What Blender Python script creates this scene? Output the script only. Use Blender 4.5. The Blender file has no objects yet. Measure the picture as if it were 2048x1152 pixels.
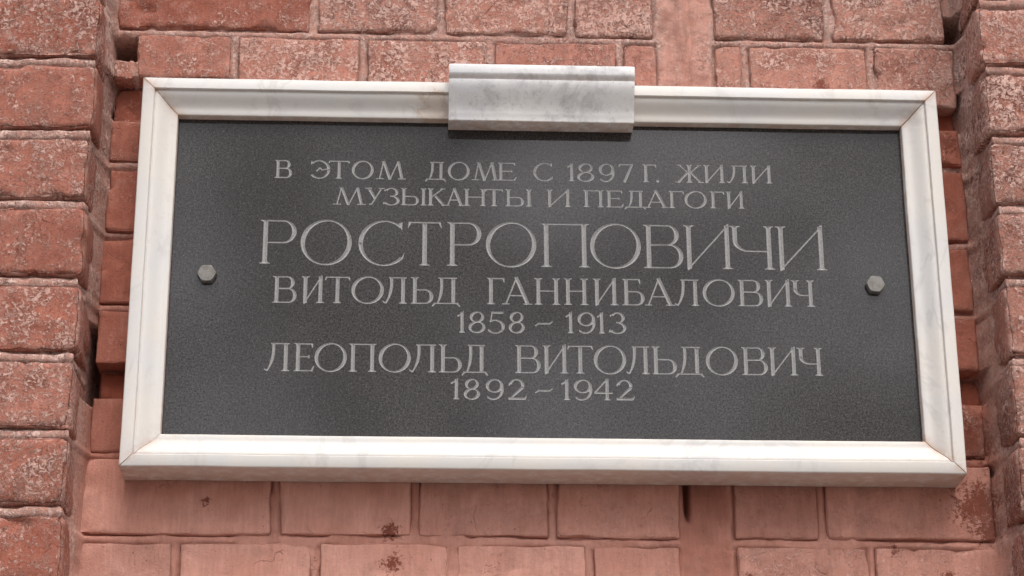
import bpy, math, random
import numpy as np
from mathutils import Vector, Matrix
from mathutils.geometry import delaunay_2d_cdt

scn = bpy.context.scene
COL = scn.collection
random.seed(7)

# ------------------------------------------------------------------ camera
# metres; x right along the wall, y into the wall, z up; origin = plaque centre on the wall face
cam_data = bpy.data.cameras.new('camera')
cam_data.sensor_width = 36.0
cam_data.lens = 4481.9 / 2048 * 36.0
cam_data.clip_start = 0.05
cam_data.clip_end = 500
cam = bpy.data.objects.new('camera', cam_data)
COL.objects.link(cam)
r_ = Vector((0.99895562, -0.0454905, -0.00427708))
u_ = Vector((-0.01290509, -0.37070531, 0.92866088))
f_ = Vector((0.04383078, 0.92763581, 0.37090521))
m = Matrix((r_, u_, -f_)).transposed().to_4x4()
m.translation = Vector((-0.130307768, -2.11708115, -0.846467979))
cam.matrix_world = m
scn.camera = cam

# ------------------------------------------------------------------ overcast sky
SUN_EL, SUN_AZ = math.radians(58), math.radians(166)      # azimuth: the sun stands in front of the wall, a little right
w = bpy.data.worlds.new('World')
scn.world = w
w.use_nodes = True
nt = w.node_tree
bg = nt.nodes['Background']
sky = nt.nodes.new('ShaderNodeTexSky')
sky.sky_type = 'NISHITA'
sky.sun_disc = False
sky.sun_elevation = SUN_EL
sky.sun_rotation = SUN_AZ
sky.dust_density = 6.0
sky.air_density = 1.0
hs = nt.nodes.new('ShaderNodeHueSaturation')
hs.inputs['Saturation'].default_value = 0.30
nt.links.new(sky.outputs[0], hs.inputs['Color'])
# broken cloud cover, added to give the slab patchy reflections
tc = nt.nodes.new('ShaderNodeTexCoord')
cl = nt.nodes.new('ShaderNodeTexNoise')
cl.inputs['Scale'].default_value = 15.0
cl.inputs['Detail'].default_value = 4.0
nt.links.new(tc.outputs['Generated'], cl.inputs['Vector'])
mr = nt.nodes.new('ShaderNodeMapRange')
mr.inputs['From Min'].default_value = 0.42
mr.inputs['From Max'].default_value = 0.58
mr.inputs['To Min'].default_value = 0.55
mr.inputs['To Max'].default_value = 1.45
nt.links.new(cl.outputs['Fac'], mr.inputs['Value'])
mrs = nt.nodes.new('ShaderNodeMapRange')
mrs.inputs['From Min'].default_value = 0.42
mrs.inputs['From Max'].default_value = 0.58
mrs.inputs['To Min'].default_value = 0.06
mrs.inputs['To Max'].default_value = 0.72
nt.links.new(cl.outputs['Fac'], mrs.inputs['Value'])
nt.links.new(mrs.outputs[0], hs.inputs['Saturation'])
mx = nt.nodes.new('ShaderNodeVectorMath')
mx.operation = 'SCALE'
nt.links.new(hs.outputs[0], mx.inputs[0])
nt.links.new(mr.outputs[0], mx.inputs['Scale'])
nt.links.new(mx.outputs[0], bg.inputs['Color'])
bg.inputs['Strength'].default_value = 0.15

sd = bpy.data.lights.new('sun', 'SUN')
sd.energy = 1.0
sd.angle = math.radians(40)
sd.color = (1.0, 0.965, 0.93)
sun = bpy.data.objects.new('sun', sd)
COL.objects.link(sun)
# direction towards the sun (azimuth measured from +y, clockwise towards +x)
sv = Vector((math.sin(SUN_AZ) * math.cos(SUN_EL), math.cos(SUN_AZ) * math.cos(SUN_EL), math.sin(SUN_EL)))
sun.rotation_euler = sv.to_track_quat('Z', 'Y').to_euler()

scn.view_settings.view_transform = 'Standard'
scn.view_settings.look = 'None'
scn.view_settings.exposure = 0.32
scn.view_settings.gamma = 1.0


# ------------------------------------------------------------------ noise (vectorised gradient-free value noise)
def _hash(ix, iy, iz):
    h = (ix * 374761393 + iy * 668265263 + iz * 2147483647 + 1013904223) & 0xFFFFFFFF
    h = ((h ^ (h >> 13)) * 1274126177) & 0xFFFFFFFF
    h = ((h ^ (h >> 16)) * 2246822519) & 0xFFFFFFFF
    return ((h ^ (h >> 15)) & 0xFFFF) / 32767.5 - 1.0


def vnoise(P):
    P = np.asarray(P, float)
    I = np.floor(P).astype(np.int64)
    F = P - I
    F = F * F * F * (F * (F * 6 - 15) + 10)
    out = 0
    for a in (0, 1):
        wx = F[:, 0] if a else 1 - F[:, 0]
        for b in (0, 1):
            wy = F[:, 1] if b else 1 - F[:, 1]
            for c in (0, 1):
                wz = F[:, 2] if c else 1 - F[:, 2]
                out = out + wx * wy * wz * _hash(I[:, 0] + a, I[:, 1] + b, I[:, 2] + c)
    return out


def fbm(P, size, octaves=3, gain=0.5):
    P = np.asarray(P, float) / size
    s, amp = 0, 1.0
    for k in range(octaves):
        s = s + amp * vnoise(P * (2 ** k) + 17.3 * k)
        amp *= gain
    return s


def smooth(a, b, x):
    t = np.clip((x - a) / (b - a), 0, 1)
    return t * t * (3 - 2 * t)


# ------------------------------------------------------------------ object helpers
def link(name, me, parent=None, loc=(0, 0, 0)):
    o = bpy.data.objects.new(name, me)
    COL.objects.link(o)
    o.parent = parent
    o.location = loc
    return o


def thing(name, label, cat, loc=(0, 0, 0)):
    o = bpy.data.objects.new(name, None)
    COL.objects.link(o)
    o.empty_display_size = 0.05
    o.location = loc
    o['label'] = label
    o['category'] = cat
    bpy.context.view_layer.update()
    return o


def mesh(name, verts, faces, mat, smooth_shade=False):
    me = bpy.data.meshes.new(name)
    me.from_pydata([tuple(map(float, v)) for v in verts], [], [tuple(map(int, f)) for f in faces])
    me.materials.append(mat)
    if smooth_shade:
        me.polygons.foreach_set('use_smooth', [True] * len(me.polygons))
    me.update()
    return me


def grid_faces(nu, nv):
    i = np.arange(nu - 1)[:, None] * nv + np.arange(nv - 1)[None, :]
    i = i.ravel()
    return np.stack([i, i + nv, i + nv + 1, i + 1], 1)


# ------------------------------------------------------------------ material helpers
class NT:
    def __init__(self, name):
        self.m = bpy.data.materials.new(name)
        self.m.use_nodes = True
        self.t = self.m.node_tree
        self.b = self.t.nodes['Principled BSDF']

    def n(self, typ, **kw):
        nd = self.t.nodes.new(typ)
        for k, v in kw.items():
            setattr(nd, k, v)
        return nd

    def set(self, sock, v):
        if hasattr(v, 'is_linked') or isinstance(v, bpy.types.NodeSocket):
            self.t.links.new(v, sock)
        else:
            sock.default_value = v

    def math(self, op, a, b=0.0, clamp=False):
        nd = self.n('ShaderNodeMath', operation=op, use_clamp=clamp)
        self.set(nd.inputs[0], a)
        self.set(nd.inputs[1], b)
        return nd.outputs[0]

    def noise(self, vec, scale, detail=3.0, rough=0.55, dist=0.0):
        nd = self.n('ShaderNodeTexNoise')
        self.set(nd.inputs['Vector'], vec)
        nd.inputs['Scale'].default_value = scale
        nd.inputs['Detail'].default_value = detail
        nd.inputs['Roughness'].default_value = rough
        nd.inputs['Distortion'].default_value = dist
        return nd.outputs['Fac']

    def ramp(self, v, lo, hi, a=0.0, b=1.0):
        nd = self.n('ShaderNodeMapRange', interpolation_type='SMOOTHSTEP')
        self.set(nd.inputs['Value'], v)
        self.set(nd.inputs['From Min'], lo)
        self.set(nd.inputs['From Max'], hi)
        self.set(nd.inputs['To Min'], a)
        self.set(nd.inputs['To Max'], b)
        return nd.outputs[0]

    def mix(self, f, a, b, mode='MIX'):
        nd = self.n('ShaderNodeMix', data_type='RGBA', blend_type=mode)
        self.set(nd.inputs[0], f)
        self.set(nd.inputs[6], a if not isinstance(a, tuple) else (*a, 1.0))
        self.set(nd.inputs[7], b if not isinstance(b, tuple) else (*b, 1.0))
        return nd.outputs[2]

    def attr(self, name, kind='OBJECT'):
        nd = self.n('ShaderNodeAttribute', attribute_type=kind, attribute_name=name)
        return nd.outputs['Fac']

    def bump(self, h, strength, dist, prev=None):
        nd = self.n('ShaderNodeBump')
        self.set(nd.inputs['Strength'], strength)
        nd.inputs['Distance'].default_value = dist
        self.set(nd.inputs['Height'], h)
        if prev is not None:
            self.set(nd.inputs['Normal'], prev)
        return nd.outputs[0]


def masonry_material(name, mortar=False):
    """Old brickwork painted terracotta. Object properties: wear 0..1 (pale worn salts and chipped paint),
    tone (0 red .. 1 pinkish paint). Mesh attribute edge: 1 along the arrises."""
    k = NT(name)
    geo = k.n('ShaderNodeNewGeometry')
    oi = k.n('ShaderNodeObjectInfo')
    add = k.n('ShaderNodeVectorMath', operation='MULTIPLY_ADD')
    comb = k.n('ShaderNodeCombineXYZ')
    k.set(comb.inputs[0], oi.outputs['Random'])
    k.set(comb.inputs[1], k.math('MULTIPLY', oi.outputs['Random'], 3.7))
    k.set(comb.inputs[2], k.math('MULTIPLY', oi.outputs['Random'], 7.1))
    k.set(add.inputs[0], comb.outputs[0])
    k.set(add.inputs[1], (3.0, 3.0, 3.0))
    k.set(add.inputs[2], geo.outputs['Position'])
    V = add.outputs[0]
    if mortar:
        wear = k.attr('wear', 'GEOMETRY')
        tone = k.attr('tone', 'GEOMETRY')
    else:
        wear = k.attr('wear')
        tone = k.attr('tone')
    edge = k.attr('edge', 'GEOMETRY')
    rnd = oi.outputs['Random']

    big = k.noise(V, 14, 3)
    mid = k.noise(V, 42, 5, 0.65, 0.5)
    fine = k.noise(V, 230, 5, 0.72, 0.9)
    fine2 = k.noise(V, 420, 3, 0.65, 1.0)
    worm = k.noise(V, 190, 2, 0.5, 1.6)

    red = k.mix(k.ramp(big, 0.35, 0.65), (0.250, 0.064, 0.036), (0.370, 0.116, 0.072))
    pink = k.mix(k.ramp(big, 0.35, 0.65), (0.50, 0.248, 0.192), (0.590, 0.320, 0.258))
    base = k.mix(tone, red, pink)
    base = k.mix(1.0, base, k.mix(rnd, (0.90, 0.88, 0.87), (1.10, 1.09, 1.08)), 'MULTIPLY')
    # brick body showing through where the paint has gone
    body = k.mix(k.ramp(fine, 0.4, 0.6), (0.135, 0.036, 0.023), (0.285, 0.085, 0.053))
    gone = k.math('MULTIPLY', k.ramp(k.math('ADD', k.math('MULTIPLY', mid, 0.5), k.math('MULTIPLY', big, 0.5)), 0.47, 0.57), k.math('MULTIPLY', wear, 1.0, True))
    c = k.mix(gone, base, body)
    # chips where the upper coat has flaked off (vertex attribute)
    chip = k.attr('chip', 'GEOMETRY')
    chip = k.ramp(k.math('ADD', chip, k.math('MULTIPLY', k.math('SUBTRACT', k.noise(geo.outputs['Position'], 260, 5, 0.8), 0.5), 3.4)), 0.50, 0.72)
    c = k.mix(chip, c, k.mix(fine2, (0.15, 0.040, 0.024), (0.27, 0.085, 0.055)))
    # pale salts and remains of a lighter coat
    thr = k.math('SUBTRACT', 0.640, k.math('MULTIPLY', wear, 0.18))
    thr = k.math('SUBTRACT', thr, k.math('MULTIPLY', k.math('SUBTRACT', mid, 0.5), 0.34))
    thr = k.math('SUBTRACT', thr, k.math('MULTIPLY', tone, 0.05))
    thr = k.math('SUBTRACT', thr, k.math('MULTIPLY', k.math('SUBTRACT', rnd, 0.5), 0.09))
    pale = k.ramp(fine, thr, k.math('ADD', thr, 0.10))
    pale = k.math('MULTIPLY', pale, k.ramp(wear, 0.08, 0.5))
    pale = k.math('MULTIPLY', pale, k.math('SUBTRACT', 1.0, k.math('MULTIPLY', chip, 0.8)))
    palec = k.mix(k.ramp(fine2, 0.4, 0.6), (0.58, 0.365, 0.305), (0.74, 0.52, 0.45))
    c = k.mix(k.math('MULTIPLY', pale, k.ramp(big, 0.30, 0.62, 0.50, 0.85)), c, palec)
    pale2 = k.math('MULTIPLY', k.ramp(k.noise(V, 24, 6, 0.72), 0.55, 0.66), k.ramp(fine2, 0.30, 0.55))
    c = k.mix(k.math('MULTIPLY', pale2, k.math('MULTIPLY', wear, 0.62)), c, (0.64, 0.43, 0.37))
    # thin worm-like light lines
    wl = k.math('ABSOLUTE', k.math('SUBTRACT', worm, 0.5))
    wl = k.ramp(wl, 0.0, 0.022, 1.0, 0.0)
    wl = k.math('MULTIPLY', wl, k.math('MULTIPLY', k.ramp(mid, 0.42, 0.6), k.ramp(wear, 0.2, 0.7)))
    c = k.mix(k.math('MULTIPLY', wl, 0.6), c, (0.76, 0.55, 0.47))
    # dark pits
    pit = k.ramp(fine2, 0.57, 0.70)
    pit = k.math('MULTIPLY', pit, k.math('ADD', 0.10, k.math('MULTIPLY', wear, 0.7)))
    c = k.mix(pit, c, (0.11, 0.038, 0.027))
    # rubbed pale arrises
    ed = k.math('MULTIPLY', edge, k.ramp(k.noise(V, 70, 3, 0.6), 0.42, 0.62))
    c = k.mix(k.math('MULTIPLY', ed, k.math('MULTIPLY', wear, 0.65)), c, (0.58, 0.36, 0.30))
    # soot and dirt, greyish
    dirt = k.ramp(k.noise(V, 26, 5, 0.65), 0.54, 0.72)
    c = k.mix(k.math('MULTIPLY', dirt, k.math('ADD', 0.22, k.math('MULTIPLY', wear, 0.22))), c, (0.22, 0.145, 0.120))
    if mortar:                                   # lime showing through the paint on the pointing
        lime = k.math('MULTIPLY', k.ramp(fine, 0.34, 0.58), k.math('MULTIPLY', k.ramp(wear, 0.18, 0.7), 0.62))
        c = k.mix(lime, c, k.mix(k.ramp(mid, 0.35, 0.65), (0.50, 0.335, 0.285), (0.66, 0.485, 0.425)))
    stv = k.n('ShaderNodeVectorMath', operation='MULTIPLY')
    k.set(stv.inputs[0], V)
    stv.inputs[1].default_value = (1.0, 1.0, 0.13)
    streak = k.noise(stv.outputs[0], 330, 4, 0.7)
    streak2 = k.noise(stv.outputs[0], 70, 4, 0.65)
    c = k.mix(1.0, c, k.mix(k.ramp(streak, 0.36, 0.64), (0.96, 0.95, 0.95), (1.06, 1.06, 1.06)), 'MULTIPLY')
    c = k.mix(1.0, c, k.mix(k.ramp(streak2, 0.36, 0.62), (0.965, 0.955, 0.955), (1.06, 1.06, 1.065)), 'MULTIPLY')
    # hairline cracks in the paint
    vo = k.n('ShaderNodeTexVoronoi', feature='DISTANCE_TO_EDGE')
    wv = k.n('ShaderNodeVectorMath', operation='MULTIPLY_ADD')
    nz = k.n('ShaderNodeTexNoise')
    k.set(nz.inputs['Vector'], V)
    nz.inputs['Scale'].default_value = 60
    k.set(wv.inputs[0], nz.outputs['Color'])
    wv.inputs[1].default_value = (0.03, 0.03, 0.03)
    k.set(wv.inputs[2], V)
    k.set(vo.inputs['Vector'], wv.outputs[0])
    vo.inputs['Scale'].default_value = 15
    crack = k.math('MULTIPLY', k.ramp(vo.outputs['Distance'], 0.0, 0.012, 1.0, 0.0), k.ramp(k.noise(V, 19, 3), 0.59, 0.66))
    c = k.mix(k.math('MULTIPLY', crack, 0.40), c, (0.14, 0.055, 0.042))
    # scattered small pits and specks in the sound paint
    sp = k.ramp(k.noise(V, 330, 2, 0.5), 0.69, 0.75)
    c = k.mix(k.math('MULTIPLY', sp, k.ramp(mid, 0.40, 0.62, 0.1, 0.75)), c, (0.20, 0.075, 0.055))
    k.set(k.b.inputs['Base Color'], c)
    k.b.inputs['Roughness'].default_value = 0.85
    k.b.inputs['Specular IOR Level'].default_value = 0.25
    h = k.math('ADD', k.math('MULTIPLY', fine, 0.6), k.math('MULTIPLY', mid, 1.2))
    h = k.math('SUBTRACT', h, k.math('MULTIPLY', pit, 1.0))
    h = k.math('ADD', h, k.math('MULTIPLY', pale, 0.35))
    h = k.math('SUBTRACT', h, k.math('MULTIPLY', chip, 0.35))
    h = k.math('ADD', h, k.math('MULTIPLY', fine2, 0.35))
    h = k.math('SUBTRACT', h, k.math('MULTIPLY', crack, 0.8))
    h = k.math('SUBTRACT', h, k.math('MULTIPLY', sp, 0.6))
    h = k.math('ADD', h, k.math('MULTIPLY', streak, 0.25))
    st = k.math('ADD', 0.48, k.math('MULTIPLY', wear, 0.42))
    k.set(k.b.inputs['Normal'], k.bump(h, st, 0.0025))
    return k.m


M_BRICK = masonry_material('painted_brick')
M_MORTAR = masonry_material('painted_mortar', True)


def marble_material(name, grey, stain=None):
    k = NT(name)
    geo = k.n('ShaderNodeNewGeometry')
    P = geo.outputs['Position']
    warm, cool = ((0.675, 0.645, 0.605), (0.635, 0.625, 0.615)) if not grey else ((0.80, 0.79, 0.78), (0.66, 0.665, 0.68))
    c = k.mix(k.ramp(k.noise(P, 9, 4, 0.6), 0.38, 0.62), warm, cool)
    vein = k.math('ABSOLUTE', k.math('SUBTRACT', k.noise(P, 11, 5, 0.6, 1.3), 0.5))
    vein = k.math('MULTIPLY', k.ramp(vein, 0.0, 0.05, 1.0, 0.0), k.ramp(k.noise(P, 17, 2), 0.48, 0.66))
    c = k.mix(k.math('MULTIPLY', vein, 0.42), c, (0.46, 0.44, 0.43))
    cloud = k.ramp(k.noise(P, 30 if grey else 38, 6, 0.75), 0.46 if grey else 0.5, 0.70)
    c = k.mix(k.math('MULTIPLY', cloud, 0.75 if grey else 0.16), c, (0.40, 0.40, 0.41) if grey else (0.60, 0.56, 0.51))
    speck = k.ramp(k.noise(P, 330, 3, 0.6), 0.58, 0.72)
    c = k.mix(k.math('MULTIPLY', speck, 0.45 if grey else 0.12), c, (0.36, 0.35, 0.35))
    dirt = k.ramp(k.noise(P, 60, 4, 0.7), 0.60, 0.74)
    c = k.mix(k.math('MULTIPLY', dirt, 0.22), c, (0.42, 0.36, 0.29))
    # dirt in the mouldings, tinted orange to paint wall bounce on undersides (vertex attribute)
    gr = k.math('MULTIPLY', k.attr('grime_bounce', 'GEOMETRY'), k.ramp(k.noise(P, 90, 4, 0.7), 0.28, 0.62))
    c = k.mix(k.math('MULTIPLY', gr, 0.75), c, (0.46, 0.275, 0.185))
    if stain:                                                  # rusty stain beside the raised block
        v = k.n('ShaderNodeVectorMath', operation='DISTANCE')
        k.set(v.inputs[0], P)
        v.inputs[1].default_value = stain
        d = k.math('ADD', v.outputs['Value'], k.math('MULTIPLY', k.math('SUBTRACT', k.noise(P, 95, 4, 0.65), 0.5), 0.05))
        s = k.ramp(d, 0.006, 0.030, 1.0, 0.0)
        c = k.mix(k.math('MULTIPLY', s, 0.42), c, (0.50, 0.37, 0.26))
        ring = k.ramp(k.math('ABSOLUTE', k.math('SUBTRACT', d, 0.013)), 0.0, 0.004, 1.0, 0.0)
        c = k.mix(k.math('MULTIPLY', ring, 0.35), c, (0.36, 0.23, 0.15))
    k.set(k.b.inputs['Base Color'], c)
    k.b.inputs['Roughness'].default_value = 0.42
    k.set(k.b.inputs['Roughness'], k.ramp(k.noise(P, 50, 4), 0.3, 0.7, 0.34, 0.52))
    k.b.inputs['Specular IOR Level'].default_value = 0.22
    k.set(k.b.inputs['Normal'], k.bump(k.noise(P, 150, 4, 0.6), 0.12, 0.001))
    return k.m


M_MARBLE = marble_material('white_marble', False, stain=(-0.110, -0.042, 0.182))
M_GREY_MARBLE = marble_material('grey_marble', True)


def granite_material():
    k = NT('dark_granite')
    geo = k.n('ShaderNodeNewGeometry')
    P = geo.outputs['Position']
    g1 = k.noise(P, 480, 4, 0.85)
    g2 = k.noise(P, 1100, 2, 0.6)
    patch = k.noise(P, 9, 3, 0.55)
    c = k.mix(k.ramp(g1, 0.36, 0.64), (0.004, 0.0038, 0.0038), (0.066, 0.060, 0.060))
    c = k.mix(k.math('MULTIPLY', k.ramp(patch, 0.40, 0.62), 0.35), c, (0.020, 0.019, 0.020))
    c = k.mix(k.math('MULTIPLY', k.ramp(k.noise(P, 300, 2), 0.60, 0.70), 0.30), c, (0.070, 0.048, 0.040))
    c = k.mix(k.math('MULTIPLY', k.ramp(g2, 0.58, 0.70), 0.6), c, (0.18, 0.17, 0.17))
    k.set(k.b.inputs['Base Color'], c)
    k.set(k.b.inputs['Roughness'], k.ramp(k.noise(P, 14, 4, 0.6), 0.35, 0.65, 0.035, 0.085))
    k.b.inputs['Specular IOR Level'].default_value = 0.42
    k.set(k.b.inputs['Normal'], k.bump(g1, 0.03, 0.0004))
    return k.m


M_GRANITE = granite_material()

k = NT('cut_granite')
P_ = k.n('ShaderNodeNewGeometry').outputs['Position']
c_ = k.mix(k.ramp(k.noise(P_, 760, 3, 0.7), 0.35, 0.65), (0.22, 0.218, 0.218), (0.36, 0.357, 0.357))
k.set(k.b.inputs['Base Color'], c_)
k.b.inputs['Roughness'].default_value = 0.9
M_CUT = k.m

k = NT('zinc_bolt')
P_ = k.n('ShaderNodeNewGeometry').outputs['Position']
c_ = k.mix(k.ramp(k.noise(P_, 160, 4, 0.65), 0.4, 0.65), (0.21, 0.205, 0.195), (0.155, 0.145, 0.13))
c_ = k.mix(k.math('MULTIPLY', k.ramp(k.noise(P_, 420, 3), 0.6, 0.7), 0.5), c_, (0.20, 0.14, 0.095))
k.set(k.b.inputs['Base Color'], c_)
k.b.inputs['Metallic'].default_value = 0.35
k.b.inputs['Roughness'].default_value = 0.62
k.set(k.b.inputs['Normal'], k.bump(k.noise(P_, 500, 3), 0.25, 0.0006))
M_BOLT = k.m

# ================================================================== THE WALL
wall = thing('brick_wall', 'weathered terracotta painted brick wall with two projecting piers, behind the framed stone plaque', 'wall', (0, 0, -0.6))
PIER_Y = -0.080
JOINTS = [-0.5785, -0.5, -0.4215, -0.343, -0.2655, -0.181, -0.1035, -0.026, 0.0535, 0.132, 0.2085, 0.287, 0.366, 0.4445, 0.523]
LJ = [-0.574, -0.4955, -0.417, -0.339, -0.2611, -0.1852, -0.1073, -0.0298, 0.0524, 0.1287, 0.2097, 0.288, 0.3665, 0.445, 0.523]
RJ = [-0.575, -0.497, -0.419, -0.340, -0.2620, -0.1832, -0.1011, -0.0166, 0.0621, 0.1401, 0.2201, 0.298, 0.376, 0.4535, 0.523]


CHIPS = [(-0.150, -0.256, 0.0105), (-0.147, -0.289, 0.0105), (0.432, -0.226, 0.030), (0.436, -0.160, 0.024), (0.440, -0.250, 0.018), (-0.420, 0.205, 0.012),
         (0.395, -0.30, 0.010), (0.345, -0.272, 0.006), (-0.408, 0.168, 0.012), (0.300, 0.236, 0.009), (0.43, 0.17, 0.014), (-0.33, -0.228, 0.005), (0.2, -0.30, 0.006)]


def chips(P):
    v = np.zeros(len(P))
    for x, z, r in CHIPS:
        v = np.maximum(v, np.exp(-((P[:, 0] - x) ** 2 + (P[:, 2] - z) ** 2) / r ** 2))
    return v.astype(np.float32)


def brick(parent, x0, x1, z0, z1, yf, depth, wear, tone, rough=1.0, r0=0.005, step=0.0045, name='brick'):
    """One brick: rounded, uneven block; origin at its front face centre."""
    hx, hz = (x1 - x0) / 2, (z1 - z0) / 2
    hy = depth / 2
    cx, cy, cz = (x0 + x1) / 2, yf + hy, (z0 + z1) / 2
    seed = np.array([cx * 13.1 + 5, cy * 7.7, cz * 11.9 + 9])

    def lines(h, st):
        n = max(2, int(round(2 * (h - r0) / st)))
        inner = np.linspace(-(h - r0), h - r0, n + 1)
        return np.concatenate([[-h, -h + r0 * .33, -h + r0 * .66], inner, [h - r0 * .66, h - r0 * .33, h]])
    lx, lz = lines(hx, step), lines(hz, step)
    ly = np.array([-hy, -hy + r0 * .33, -hy + r0 * .66, -hy + r0, -hy + r0 + .006, -hy + .02, -hy + .035, hy])
    ly = np.unique(np.clip(ly, -hy, hy))
    V, F, off = [], [], 0

    def face(a, b, mk, flip):
        nonlocal off
        A, B = np.meshgrid(a, b, indexing='ij')
        V.append(mk(A.ravel(), B.ravel()))
        g = grid_faces(len(a), len(b)) + off
        F.append(g[:, ::-1] if flip else g)
        off += A.size
    one = lambda A, v: np.full_like(A, v)
    face(lx, lz, lambda a, b: np.stack([a, one(a, -hy), b], 1), False)
    face(lx, ly, lambda a, b: np.stack([a, b, one(a, hz)], 1), True)
    face(lx, ly, lambda a, b: np.stack([a, b, one(a, -hz)], 1), False)
    face(lz, ly, lambda a, b: np.stack([one(a, -hx), b, a], 1), True)
    face(lz, ly, lambda a, b: np.stack([one(a, hx), b, a], 1), False)
    V = np.concatenate(V)
    F = np.concatenate(F)
    key = np.round(V * 1e6).astype(np.int64)
    _, idx, inv = np.unique(key, axis=0, return_index=True, return_inverse=True)
    V = V[idx]
    F = inv.ravel()[F]
    h = np.array([hx, hy, hz])
    W_ = V + seed
    # arris radius varies along the edges: worn and chipped corners
    rr = r0 * (1.0 + 0.55 * rough * fbm(W_, 0.03, 2))
    rr = rr + 0.006 * rough * smooth(0.45, 0.9, fbm(W_ + 3.3, 0.024, 2)) + 0.003 * rough * smooth(.3, .8, fbm(W_ + 8.1, 0.010, 2))
    rr = np.clip(rr, 0.002, 0.016)[:, None]
    core = np.clip(V, -(h - rr), h - rr)
    d = V - core
    L = np.linalg.norm(d, axis=1, keepdims=True)
    N = d / np.maximum(L, 1e-9)
    P = np.where(L > 1e-9, core + N * np.minimum(rr, L), V)
    edge = np.exp(-np.minimum(hx - np.abs(V[:, 0]), hz - np.abs(V[:, 2])) / 0.005) * (V[:, 1] < -hy + 0.012)
    # outline and face unevenness
    W2 = W_ + 31.7
    lowx = fbm(W2 * [0.3, 1, 1], 0.045, 2)
    lowz = fbm(W2 * [1, 1, 0.3] + 4.2, 0.045, 2)
    P[:, 0] += 0.0014 * rough * lowx * np.abs(V[:, 0]) / hx
    P[:, 2] += 0.0014 * rough * lowz * np.abs(V[:, 2]) / hz
    f = 0.0011 * fbm(W2 + 1.1, 0.05, 2) + 0.0007 * rough * fbm(W2 + 2.2, 0.014, 3)
    f = f - 0.0035 * rough * smooth(0.75, 1.1, fbm(W2 + 6.1, 0.022, 3))      # spalls
    P += N * f[:, None]
    me = mesh(name, P, F, M_BRICK, True)
    at = me.attributes.new('edge', 'FLOAT', 'POINT')
    at.data.foreach_set('value', edge.astype(np.float32))
    at = me.attributes.new('chip', 'FLOAT', 'POINT')
    at.data.foreach_set('value', chips(P + np.array([cx, cy, cz])))
    o = link(name, me, parent, Vector((cx, cy, cz)) - parent.matrix_world.translation)
    o['wear'] = float(wear)
    o['tone'] = float(tone)
    return o


def sheet(name, P, nu, nv, parent, wear, tone, edge):
    me = mesh(name, P, grid_faces(nu, nv), M_MORTAR, True)
    for nm, val in (('wear', wear), ('tone', tone), ('edge', edge), ('chip', chips(P))):
        at = me.attributes.new(nm, 'FLOAT', 'POINT')
        at.data.foreach_set('value', np.broadcast_to(val, (len(P),)).astype(np.float32))
    return link(name, me, parent, -parent.matrix_world.translation if parent.parent is None else (0, 0, 0))


def bead(d, width=0.0045, height=0.006):
    """Rounded bead of pointing mortar at distance d from a joint line."""
    return height * np.clip(1 - np.abs(d / width) ** 4, 0, 1) ** 0.5


# ---- recessed panel: bricks (x0, x1, z0, z1, set-back, wear, tone, roughness)
PANEL = []
G = 0.0045          # half joint


def row(j, xs, wear, tone, rough=0.8, set_back=0.0, zlo=None, zhi=None):
    z0, z1 = JOINTS[j], JOINTS[j + 1]
    for a, b in zip(xs[:-1], xs[1:]):
        PANEL.append((a + G, b - G, (z0 + G) if zlo is None else zlo, (z1 - G) if zhi is None else zhi, set_back,
                      wear + random.uniform(-.18, .18) * min(1, .3 + wear), tone + random.uniform(-.14, .10), rough))


SEAM0, SEAM1 = 0.1300, 0.1800
# upper courses
row(10, [-0.3222, -0.1867, -0.0525, 0.0862, 0.1290], 0.66, 0.58)
row(10, [0.1815, 0.2203, 0.3550, 0.4490], 0.76, 0.80)
row(11, [-0.4530, -0.2395], 0.70, 0.25, 1.0)
row(11, [-0.2395, -0.1047, 0.0346, 0.1275], 0.76, 0.60)
row(11, [0.1835, 0.3121, 0.4420], 0.86, 0.78)
row(12, [-0.453, -0.322, -0.187, -0.0525, 0.086, 0.1275], 0.65, 0.45)
row(12, [0.1835, 0.22, 0.355, 0.4345], 0.75, 0.6)
row(13, [-0.453, -0.2395, -0.1047, 0.0346, 0.1275], 0.65, 0.45)
row(13, [0.1835, 0.3121, 0.4420], 0.75, 0.6)
# lower courses
row(4, [-0.4555, -0.2622, -0.1261, 0.0084, 0.1375], 0.14, 0.90, 0.6)
row(4, [0.1835, 0.2747, 0.4500], 0.22, 0.80, 0.55)
row(3, [-0.4555, -0.3569, -0.2223, -0.0893, 0.0445, 0.1375], 0.16, 1.0, 0.65)
row(3, [0.1835, 0.3217, 0.4560], 0.40, 0.90, 0.7)
row(2, [-0.453, -0.262, -0.126, 0.008, 0.1375], 0.15, 0.9, 0.5)
row(2, [0.1835, 0.2747, 0.437], 0.35, 0.85, 0.6)
row(1, [-0.453, -0.357, -0.222, -0.089, 0.0445, 0.1375], 0.2, 0.9, 0.5)
row(1, [0.1835, 0.3217, 0.453], 0.35, 0.85, 0.6)
row(0, [-0.453, -0.262, -0.126, 0.008, 0.1375], 0.2, 0.9, 0.5)
row(0, [0.1835, 0.2747, 0.437], 0.35, 0.85, 0.6)
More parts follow.
